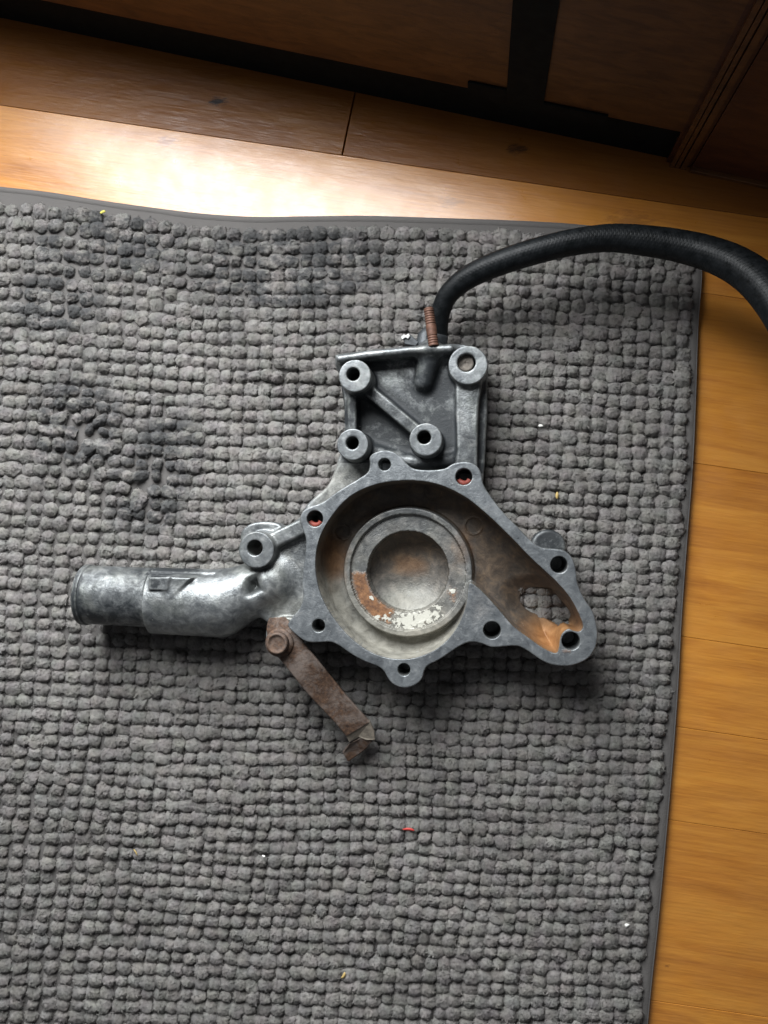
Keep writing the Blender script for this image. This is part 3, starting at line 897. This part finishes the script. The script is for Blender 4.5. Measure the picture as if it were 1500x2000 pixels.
# photo position of every vertex (for stains and part splitting)
rel = Wp - np.array([CX, CY, H])
fw, rg, uv_ = np.array(fwd), np.array(rgt), np.array(upv)
dep = rel @ fw
hx = 750 + FOC * (rel @ rg) / dep; hy = 1000 - FOC * (rel @ uv_) / dep
hz = Wp[:, 2]
def lk(D2):
    i = np.clip(P[:, 0], 0, D2.shape[0] - 1).astype(int); j = np.clip(P[:, 1], 0, D2.shape[1] - 1).astype(int)
    return D2[i, j]
vfl, vcav, vrho = lk(d_fl), lk(d_cav), lk(rho)
up_ = Nn[:, 2]
incav = (vcav < 1.5) & (hz < ZF - 4)
def blob(x, y, a, b=None, rot=0.0):
    b = b or a; dx, dy = hx - x, hy - y
    c, s_ = math.cos(rot), math.sin(rot)
    return np.exp(-(((dx * c + dy * s_) / a) ** 2 + ((-dx * s_ + dy * c) / b) ** 2))
nA = fbm(Wp[:, 0] * .03, Wp[:, 1] * .03, Wp[:, 2] * .03, 4, 31)
warm = np.where(incav, .80 - .35 * np.clip((hy - 1000) / 220.0, 0, 1) * (hx < 930), 0.0)  # brown deposit, strengthened at top and right to paint in the cavity's shade
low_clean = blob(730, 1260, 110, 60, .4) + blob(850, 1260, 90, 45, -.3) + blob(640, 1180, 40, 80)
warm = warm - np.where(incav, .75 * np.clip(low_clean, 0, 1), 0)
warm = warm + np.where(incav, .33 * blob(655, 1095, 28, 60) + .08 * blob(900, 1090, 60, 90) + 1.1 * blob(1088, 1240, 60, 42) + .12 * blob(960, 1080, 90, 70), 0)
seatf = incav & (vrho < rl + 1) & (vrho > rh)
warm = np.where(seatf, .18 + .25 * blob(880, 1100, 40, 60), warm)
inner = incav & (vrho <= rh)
warm = np.where(inner, .70 + .20 * blob(800, 1095, 60, 30) + .25 * blob(800, 1050, 90, 35) - .80 * blob(800, 1178, 90, 48), warm)  # dish: browner upper half, cleared lower half, painting its shade into the deposit
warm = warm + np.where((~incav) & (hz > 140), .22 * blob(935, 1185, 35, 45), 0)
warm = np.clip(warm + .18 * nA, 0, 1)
in_face = incav & (vrho < ri + 1) & (vrho > rh - 2)
pr = poly_sdf(np.array([(688, 1120), (716, 1118), (722, 1150), (742, 1175), (768, 1190), (762, 1216), (735, 1210), (712, 1190), (695, 1160)], float), hx, hy)
rustv = np.where(in_face, np.clip(.5 - pr / 20, 0, 1), 0) + np.where(in_face, .55 * blob(884, 1160, 14, 22) + .45 * blob(830, 1215, 25, 10), 0)
rustv = rustv + .5 * blob(1105, 1272, 14, 8)
whitev = np.where(in_face, .95 * blob(800, 1212, 46, 20) + .5 * blob(850, 1195, 30, 18, -.5) + .6 * blob(726, 1170, 8) + .7 * blob(885, 1153, 9, 7) + .5 * blob(738, 1208, 14, 8), 0)
whitev = np.clip(whitev, 0, 1)
orange = np.where(incav, 1.15 * blob(1086, 1243, 62, 42) + .55 * blob(655, 1095, 26, 55) + .5 * blob(808, 1103, 40, 20) + .35 * blob(905, 1075, 22, 45), 0)
soot = np.zeros(len(P))
brk = (hy < 905) & (hx > 640) & (hz < 150) | ((hy < 925) & (hx > 740) & (hz < 122) & (vcav > 5))
soot = np.where(brk, .76 + .25 * blob(760, 820, 60, 50) + .35 * blob(838, 710, 16, 50) + .25 * blob(700, 800, 30, 60) + .3 * blob(870, 840, 30, 40) - .45 * blob(760, 690, 90, 11) - .3 * blob(770, 745, 30, 22)
                - .35 * blob(912, 790, 22, 60) - .3 * blob(870, 700, 30, 25) - .15 * blob(760, 790, 50, 14, .7), 0)
soot = soot - np.where(brk & (hz > 112), .18, 0) - np.where((np.hypot(hx - 914, hy - 713) < 39) & (hz > 120), .4, 0)
soot = np.where(brk, soot, 1.0 * blob(350, 1113, 80, 12) + .6 * blob(300, 1138, 30, 22) + .5 * blob(300, 1140, 16, 14) + .45 * blob(215, 1205, 80, 40) + .40 * np.exp(-((hx - 145) / 13) ** 2) + .42 * sstep(285, 270, hx))
soot = soot + np.where((~incav) & (hz < 120) & (hy > 905) & (vcav > 4) & (hx > 560), .25, 0)
bossA = (np.hypot(hx - 693, hy - 734) < 33) & (hz > 155)
soot = np.where(hz > 155, .08, soot)
topf = (up_ > .85)
mach = (topf & (vfl < 1) & (hz > ZF - 4)).astype(float)
for nm, (p, zt, r) in BOSS.items():
    mach = np.maximum(mach, (topf & (np.hypot(hx - p[0], hy - p[1]) < r + 1) & (hz > zt - 4)) * (.75 if nm == 'C' else .55))
pale = np.where(incav, np.clip(.20 + 1.0 * low_clean + .6 * blob(800, 1175, 70, 30) - .5 * blob(1040, 1100, 110, 120), 0, 1), 0) + np.where(~incav & (hz < 130) & (hx > 440), .35 * blob(560, 1190, 50, 40) + .5 * blob(655, 950, 50, 60), 0)  # pale tone; in the dish only the lower half, as painted light
pale_lit = np.clip(pale + .25 * nA, 0, 1)
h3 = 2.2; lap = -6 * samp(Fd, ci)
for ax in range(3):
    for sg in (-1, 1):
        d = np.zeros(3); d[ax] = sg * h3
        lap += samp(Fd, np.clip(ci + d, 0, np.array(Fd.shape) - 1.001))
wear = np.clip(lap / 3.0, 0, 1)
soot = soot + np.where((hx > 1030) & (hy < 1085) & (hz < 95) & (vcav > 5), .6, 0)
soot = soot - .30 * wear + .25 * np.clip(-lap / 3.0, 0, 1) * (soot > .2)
dep_c = np.stack([warm, rustv, whitev], 1); fin_c = np.stack([np.clip(soot, 0, 1), mach, pale_lit], 1)
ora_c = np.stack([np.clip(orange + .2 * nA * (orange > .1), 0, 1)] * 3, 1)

# split into parts
fc = Wp[Q].mean(1); fhx = hx[Q].mean(1); fhy = hy[Q].mean(1); fz = fc[:, 2]
ffl = vfl[Q].mean(1); fcav = vcav[Q].mean(1); frho = vrho[Q].mean(1)
part = np.zeros(len(Q), int)          # 0 = body
part[fhx < 440] = 1                   # outlet elbow
part[(fhx < 277)] = 2                 # spigot
part[(fhy < 915) & (fcav > 8) & (ffl > -3) & (fhx > 640)] = 3
part[(ffl < 2) & (fz > 121) & (fcav > -2)] = 4
incf = (fcav < 0) & (fz < ZF - 8)
part[incf] = 5
part[incf & (frho < rl + 3)] = 6
bi = 7
for nm, (p, zt, r) in BOSS.items():
    q = U(p[0], p[1], zt)
    dd = np.hypot(fc[:, 0] - q[0], fc[:, 1] - q[1])
    part[(dd < r * zs(zt) + 2.5) & (fz > (92 if nm != 'D' else 100)) & (part != 4)] = bi
    bi += 1
names = ['cast_body', 'outlet_pipe', 'pipe_end', 'bracket_plate', 'flange', 'volute_bowl', 'bearing_seat'] + ['mounting_boss'] * 5
housing = empty('pump_housing', U(790, 1110, 26))
tag(housing, 'old grey cast aluminium pump housing on the mat with rusty clip and black hose', 'pump housing')
plab = {2: 'smooth dark grey end of the outlet pipe', 4: 'flat machined blue-grey flange with eight bolt holes', 6: 'round bearing seat with rust and white scale',
        7: 'whitish boss at the top left of the bracket', 8: 'clean grey boss above the flange', 9: 'dark grey boss in the middle of the bracket', 10: 'wide boss with a hole through to the mat', 11: 'boss beside the outlet pipe'}
for pi, nm in enumerate(names):
    f = Q[part == pi]
    if not len(f): continue
    uq, invx = np.unique(f, return_inverse=True)
    o = np_obj(nm, Wp[uq], invx.reshape(f.shape), MCA, None, normals=Nn[uq], attrs={'deposit_shade': dep_c[uq], 'finish': fin_c[uq], 'bloom': ora_c[uq]})
    P_(o, housing)
    if pi in plab: o['label'] = plab[pi]
print('casting', len(P), len(Q))

# ------------------------------------------------------------------ clip strap with bolt
def strip(path, width, thick, n_across=5):
    """path: list of (centre, across unit vector, up) -> a bent flat bar with rounded edges"""
    V = []; m = len(path)
    prof = [(-.5, -.5), (.5, -.5), (.5, .25), (.46, .5), (-.46, .5), (-.5, .25)]
    for (c, ac, upn, wd) in path:
        for (u, v) in prof: V.append(np.array(c) + np.array(ac) * u * wd + np.array(upn) * v * thick)
    n = len(prof)
    F = [[i * n + j, i * n + (j + 1) % n, (i + 1) * n + (j + 1) % n, (i + 1) * n + j] for i in range(m - 1) for j in range(n)]
    V = np.array(V)
    caps = [[j for j in range(n)][::-1], [(m - 1) * n + j for j in range(n)]]
    return V, F, caps
sp = [((526, 1207), (557, 1205), 124), ((521, 1230), (575, 1227), 127), ((530, 1266), (598, 1262), 127), ((551, 1292), (612, 1278), 126), ((578, 1326), (628, 1298), 120),
      ((604, 1358), (649, 1324), 108), ((630, 1385), (676, 1357), 98), ((655, 1412), (700, 1384), 90), ((676, 1437), (722, 1409), 82)]
rows = []
lefts = catmull(np.array([U(a[0], a[1], z) for a, b, z in sp]), 4, False); rights = catmull(np.array([U(b[0], b[1], z) for a, b, z in sp]), 4, False)
pth = []
for k_ in range(len(lefts)):
    c = (lefts[k_] + rights[k_]) / 2; ac = rights[k_] - lefts[k_]; wdt = np.linalg.norm(ac); ac = ac / wdt
    k2, k1 = min(k_ + 1, len(lefts) - 1), max(k_ - 1, 0)
    tn = (lefts[k2] + rights[k2] - lefts[k1] - rights[k1]); tn /= np.linalg.norm(tn)
    upn = np.cross(ac, tn); upn /= np.linalg.norm(upn)
    if upn[2] < 0: upn = -upn
    pth.append((c, ac, upn, wdt))
V, F, caps = strip(pth, 50, 7)
def bm_obj(name, V, F, mat, parent, bevel=0, smooth=True, label=None, loc=None):
    me = bpy.data.meshes.new(name)
    me.from_pydata([tuple(np.array(v) * S) for v in V], [], [list(map(int, f)) for f in F])
    me.update()
    import bmesh
    b = bmesh.new(); b.from_mesh(me); bmesh.ops.recalc_face_normals(b, faces=b.faces); b.to_mesh(me); b.free()
    me.polygons.foreach_set('use_smooth', [smooth] * len(me.polygons))
    me.materials.append(mat)
    o = bpy.data.objects.new(name, me); link(o)
    P_(o, parent)
    if bevel:
        bv = o.modifiers.new('bevel', 'BEVEL'); bv.width = bevel * S; bv.segments = 2; bv.limit_method = 'ANGLE'; bv.angle_limit = .6
    if label: o['label'] = label
    return o
bm_obj('clip_strap', V, F + caps, MR, housing, bevel=1.0, smooth=False, label='rusty brown bent steel strap bolted under the outlet')
# hook at the strap's end: a folded tab, paler
MR2 = mat_simple('scaled_steel', (.27, .235, .19), .6, .35, bump=3, var=.45, sc=.08)
def plate(quad, thick, mat, name, parent, bev=1.5):
    q = [np.array(v, float) for v in quad]
    n = np.cross(q[1] - q[0], q[2] - q[0]); n /= np.linalg.norm(n)
    V = q + [v - n * thick * (1 if n[2] > 0 else -1) for v in q]
    k_ = len(q)
    F = [list(range(k_)), list(range(k_, 2 * k_))[::-1]] + [[i, (i + 1) % k_, k_ + (i + 1) % k_, k_ + i] for i in range(k_)]
    return bm_obj(name, V, F, mat, parent, bevel=bev, smooth=False)
plate([U(676, 1437, 84), U(722, 1408, 84), U(731, 1428, 76), U(733, 1446, 72), U(716, 1446, 74), U(700, 1440, 74), U(682, 1451, 74)], 8, MR2, 'strap_hook', housing)['label'] = 'pale scaled bend at the end of the strap'
plate([U(683, 1452, 72), U(706, 1439, 72), U(728, 1446, 70), U(715, 1464, 60), U(680, 1489, 46), U(668, 1470, 48)], 8, MR, 'strap_tip', housing, 2.5)
# bolt: washer flange + hex head with a round dished face
bc = U(546, 1255, 132)
V, F = lathe_z(bc, [(0.1, 130), (25, 130), (26, 132), (25.5, 135), (21, 137), (0.1, 138)], 40)
MR3 = mat_rust('rusted_bolt_steel', .15)
MSEAL = mat_simple('red_sealant', (.24, .045, .030), .6, bump=1)
wsh = bm_obj('bolt_washer', V, F, MR3, housing)
V, F = lathe_z((bc[0] - 1, bc[1] + 0.0), [(0.1, 151.5), (9, 151.2), (13.5, 151.6), (15, 154.2), (17, 155), (19, 153.2), (19.6, 149), (20, 136), (0.1, 136)], 48)
V[:, 0] += (V[:, 2] - 136) * .05; V[:, 1] += (V[:, 2] - 136) * .05
bm_obj('bolt_head', V, F, MR3, housing, label='rusty round-faced bolt head on the strap')
for (p, r0) in (((906, 931), 16), ((615, 1013), 16)):
    A_ = np.linspace(math.radians(205), math.radians(335), 14)
    c = U(p[0], p[1], 138)
    pth_ = np.stack([c[0] + (r0 * .93 - 4.0) * np.cos(A_), c[1] + (r0 * .93 - 4.0) * np.sin(A_), 133 + 1.0 * np.sin(A_ * 3)], 1)
    V, F = tube_geo(pth_, 4.4 + .6 * np.sin(A_ * 3.3), 10)
    P_(np_obj('sealant', V, F, MSEAL), housing)['label'] = 'red sealant inside the bolt hole'

pc = U(909, 709, 118)
MPL = mat_simple('crusted_plug', (.16, .14, .12), .8, .1, bump=4, var=.5, sc=.09)
V, F = lathe_z(pc, [(0.1, 117), (4, 119), (9, 118), (13, 119.5), (15.2, 117.5), (15.4, 60), (0.1, 60)], 32)
V[:, 2] += np.where(V[:, 2] > 100, 1.5 * vnoise(V[:, 0] * .3, V[:, 1] * .3, 0, 3), 0)
bm_obj('plug', V, F, MPL, housing, label='crusted brown plug inside the wide boss')

# ------------------------------------------------------------------ stud
a_, b_ = U(847, 676, 128), U(837, 601, 128)
def thread_tube(a, b, n_len, spans, r, pitch):
    L = np.linalg.norm(b - a); t = np.arange(0, L, pitch / 6); 
    rr = np.full(len(t), r)
    th = np.zeros(len(t), bool)
    for s0, s1 in spans: th |= (t / L >= s0) & (t / L <= s1)
    rr = np.where(th, r - 1.1 * (.5 + .5 * np.cos(t / pitch * 2 * np.pi)), r)
    rr[-4:] *= np.array([.97, .93, .87, .8])
    P = a[None] + (b - a)[None] * (t / L)[:, None]
    return tube_geo(P, rr, 20)
V, F = thread_tube(a_, b_, 0, [(.05, .30), (.52, 1)], 9.6, 4.4)
MST = mat_simple('rusty_stud_steel', (.115, .055, .036), .6, .3, bump=1.2, var=.5, sc=.08)
o = np_obj('stud', V, F, MST); P_(o, housing); o['label'] = 'rusty threaded stud sticking out beside the hose'

# ------------------------------------------------------------------ hose, clamp and nipple
hp = [(853, 690, 66, 18.5), (855, 664, 68, 18.5), (857, 635, 76, 18.5), (862, 605, 88, 19), (876, 575, 100, 20), (905, 548, 112, 22), (945, 526, 124, 23.5), (1000, 505, 136, 24.5),
      (1060, 487, 146, 25), (1120, 473, 152, 25), (1190, 465, 156, 26), (1260, 470, 162, 28), (1330, 481, 172, 30), (1390, 497, 190, 32), (1445, 522, 220, 34.5), (1492, 560, 250, 37),
      (1535, 620, 280, 38), (1570, 700, 300, 38), (1600, 800, 310, 38)]
cp = catmull(np.array([[*U(x, y, z), r * zs(z)] for x, y, z, r in hp]), 12, False)
V, F = tube_geo(cp[:, :3], cp[:, 3], 36)
me = np_mesh('hose', V, F, mat_hose())
uvl = me.uv_layers.new(name='UVMap')
Lc = np.concatenate([[0], np.cumsum(np.linalg.norm(np.diff(cp[:, :3], axis=0), axis=1))])
nseg = 36; li = np.zeros(len(me.loops), np.int32); me.loops.foreach_get('vertex_index', li)
ring = np.clip(li // nseg, 0, len(Lc) - 1); uu = Lc[ring] / 1000.0; vv = (li % nseg) / nseg
# repair the seam
lt = np.zeros(len(me.polygons), np.int32); me.polygons.foreach_get('loop_start', lt)
for s_ in lt[:F[0].shape[0]]:
    q = vv[s_:s_ + 4]
    if q.max() - q.min() > .5: vv[s_:s_ + 4] = np.where(q < .5, q + 1, q)
uvl.data.foreach_set('uv', np.stack([uu, vv], 1).astype(np.float32).ravel())
ho = bpy.data.objects.new('hose', me); link(ho); P_(ho, housing)
ho['label'] = 'black braided rubber hose curving away over the mat edge'
MN = mat_simple('dark_dirty_metal', (.05, .055, .06), .5, .4, bump=2, var=.5, sc=.06)
MW = mat_simple('scuffed_bright_metal', (.45, .45, .44), .45, .5, bump=1, var=.35, sc=.1)
# nipple body between the plate and the hose
V, F = tube_geo(np.array([U(832, 690, 60), U(832, 672, 60), U(833, 655, 60), U(842, 640, 62)]), [20, 20, 16, 10], 24)
P_(np_obj('hose_nipple', V, F, MN), housing)
V, F = tube_geo(np.array([U(851, 676, 67), U(852, 672, 67), U(853, 658, 69), U(853, 655, 69)]), [19, 21, 21, 19], 32)
P_(np_obj('hose_clamp', V, F, MN), housing)
plate([U(786, 657, 76), U(800, 652, 76), U(818, 668, 76), U(812, 676, 76), U(790, 672, 76)], 14, MN, 'clamp_ear', housing)
plate([U(783, 658, 80), U(789, 653, 80), U(793, 655, 80), U(798, 651, 80), U(801, 656, 80), U(797, 662, 80), U(792, 659, 80), U(785, 663, 80)], 5, MW, 'clamp_tip', housing, .6)

# ------------------------------------------------------------------ flecks and crumbs lying on the mat
def crumb(x, y, z, lx, ly, lz, rotz, col, label, cat, name, seed):
    r = np.random.default_rng(seed)
    nu, nv = 10, 6
    V = []
    for i in range(nv + 1):
        p_ = math.pi * i / nv
        for j in range(nu):
            t_ = 2 * math.pi * j / nu
            V.append((math.sin(p_) * math.cos(t_), math.sin(p_) * math.sin(t_), math.cos(p_)))
    V = np.array(V); V = V * (1 + .35 * fbm(V[:, 0] * 1.4 + seed, V[:, 1] * 1.4, V[:, 2] * 1.4, 2, seed))[:, None]
    V[:, 1] += .35 * np.sin(V[:, 0] * 2.2 + seed)
    V = V * np.array([lx, ly, lz])
    c, s_ = math.cos(rotz), math.sin(rotz)
    V = np.stack([V[:, 0] * c - V[:, 1] * s_, V[:, 0] * s_ + V[:, 1] * c, V[:, 2]], 1)
    F = np.array([[i * nu + j, (i + 1) * nu + j, (i + 1) * nu + (j + 1) % nu, i * nu + (j + 1) % nu] for i in range(nv) for j in range(nu)])
    o = np_obj(name, V, F, col)
    o.location = Vector(U(x, y, z)) * S
    tag(o, label, cat)
WHT = mat_simple('white_chip', (.8, .79, .74), .6, var=.1)
RED = mat_simple('red_sealant_shred', (.55, .05, .04), .5, var=.2)
YEL = mat_simple('straw_fleck', (.50, .36, .13), .7, var=.3)
crumb(797, 1620, 27, 11, 3, 2, -.1, RED, 'small red shred lying on the mat below the rusty strap', 'shred', 'red_shred', 1)
crumb(1225, 1808, 25, 5, 4, 3, .9, WHT, 'white chip near the right hem of the mat, low in the picture', 'chip', 'white_chip', 2)
crumb(1056, 832, 27, 4.5, 3, 2.5, .5, WHT, 'tiny white chip on the mat to the right of the bracket', 'chip', 'white_chip', 3)
crumb(515, 1672, 27, 3.2, 2.6, 2, .2, WHT, 'tiny white chip alone on the lower left part of the mat', 'chip', 'white_chip', 4)
crumb(671, 1905, 26, 7, 3, 2, .9, YEL, 'straw coloured fleck on the mat near the bottom of the picture', 'fleck', 'straw_fleck', 5)
crumb(1088, 968, 27, 3, 6, 2, .2, YEL, 'straw coloured fleck on the mat right of the long flange edge', 'fleck', 'straw_fleck', 6)
crumb(201, 414, 24, 6, 3, 2, .1, mat_simple('yellow_lint', (.6, .55, .12), .8, var=.2), 'yellow lint caught in the tufts at the top hem', 'lint', 'yellow_lint', 7)
crumb(265, 1665, 27, 7, 1.4, 1.4, -1.0, YEL, 'thin pale straw lying across the tufts at lower left', 'straw', 'straw', 8)
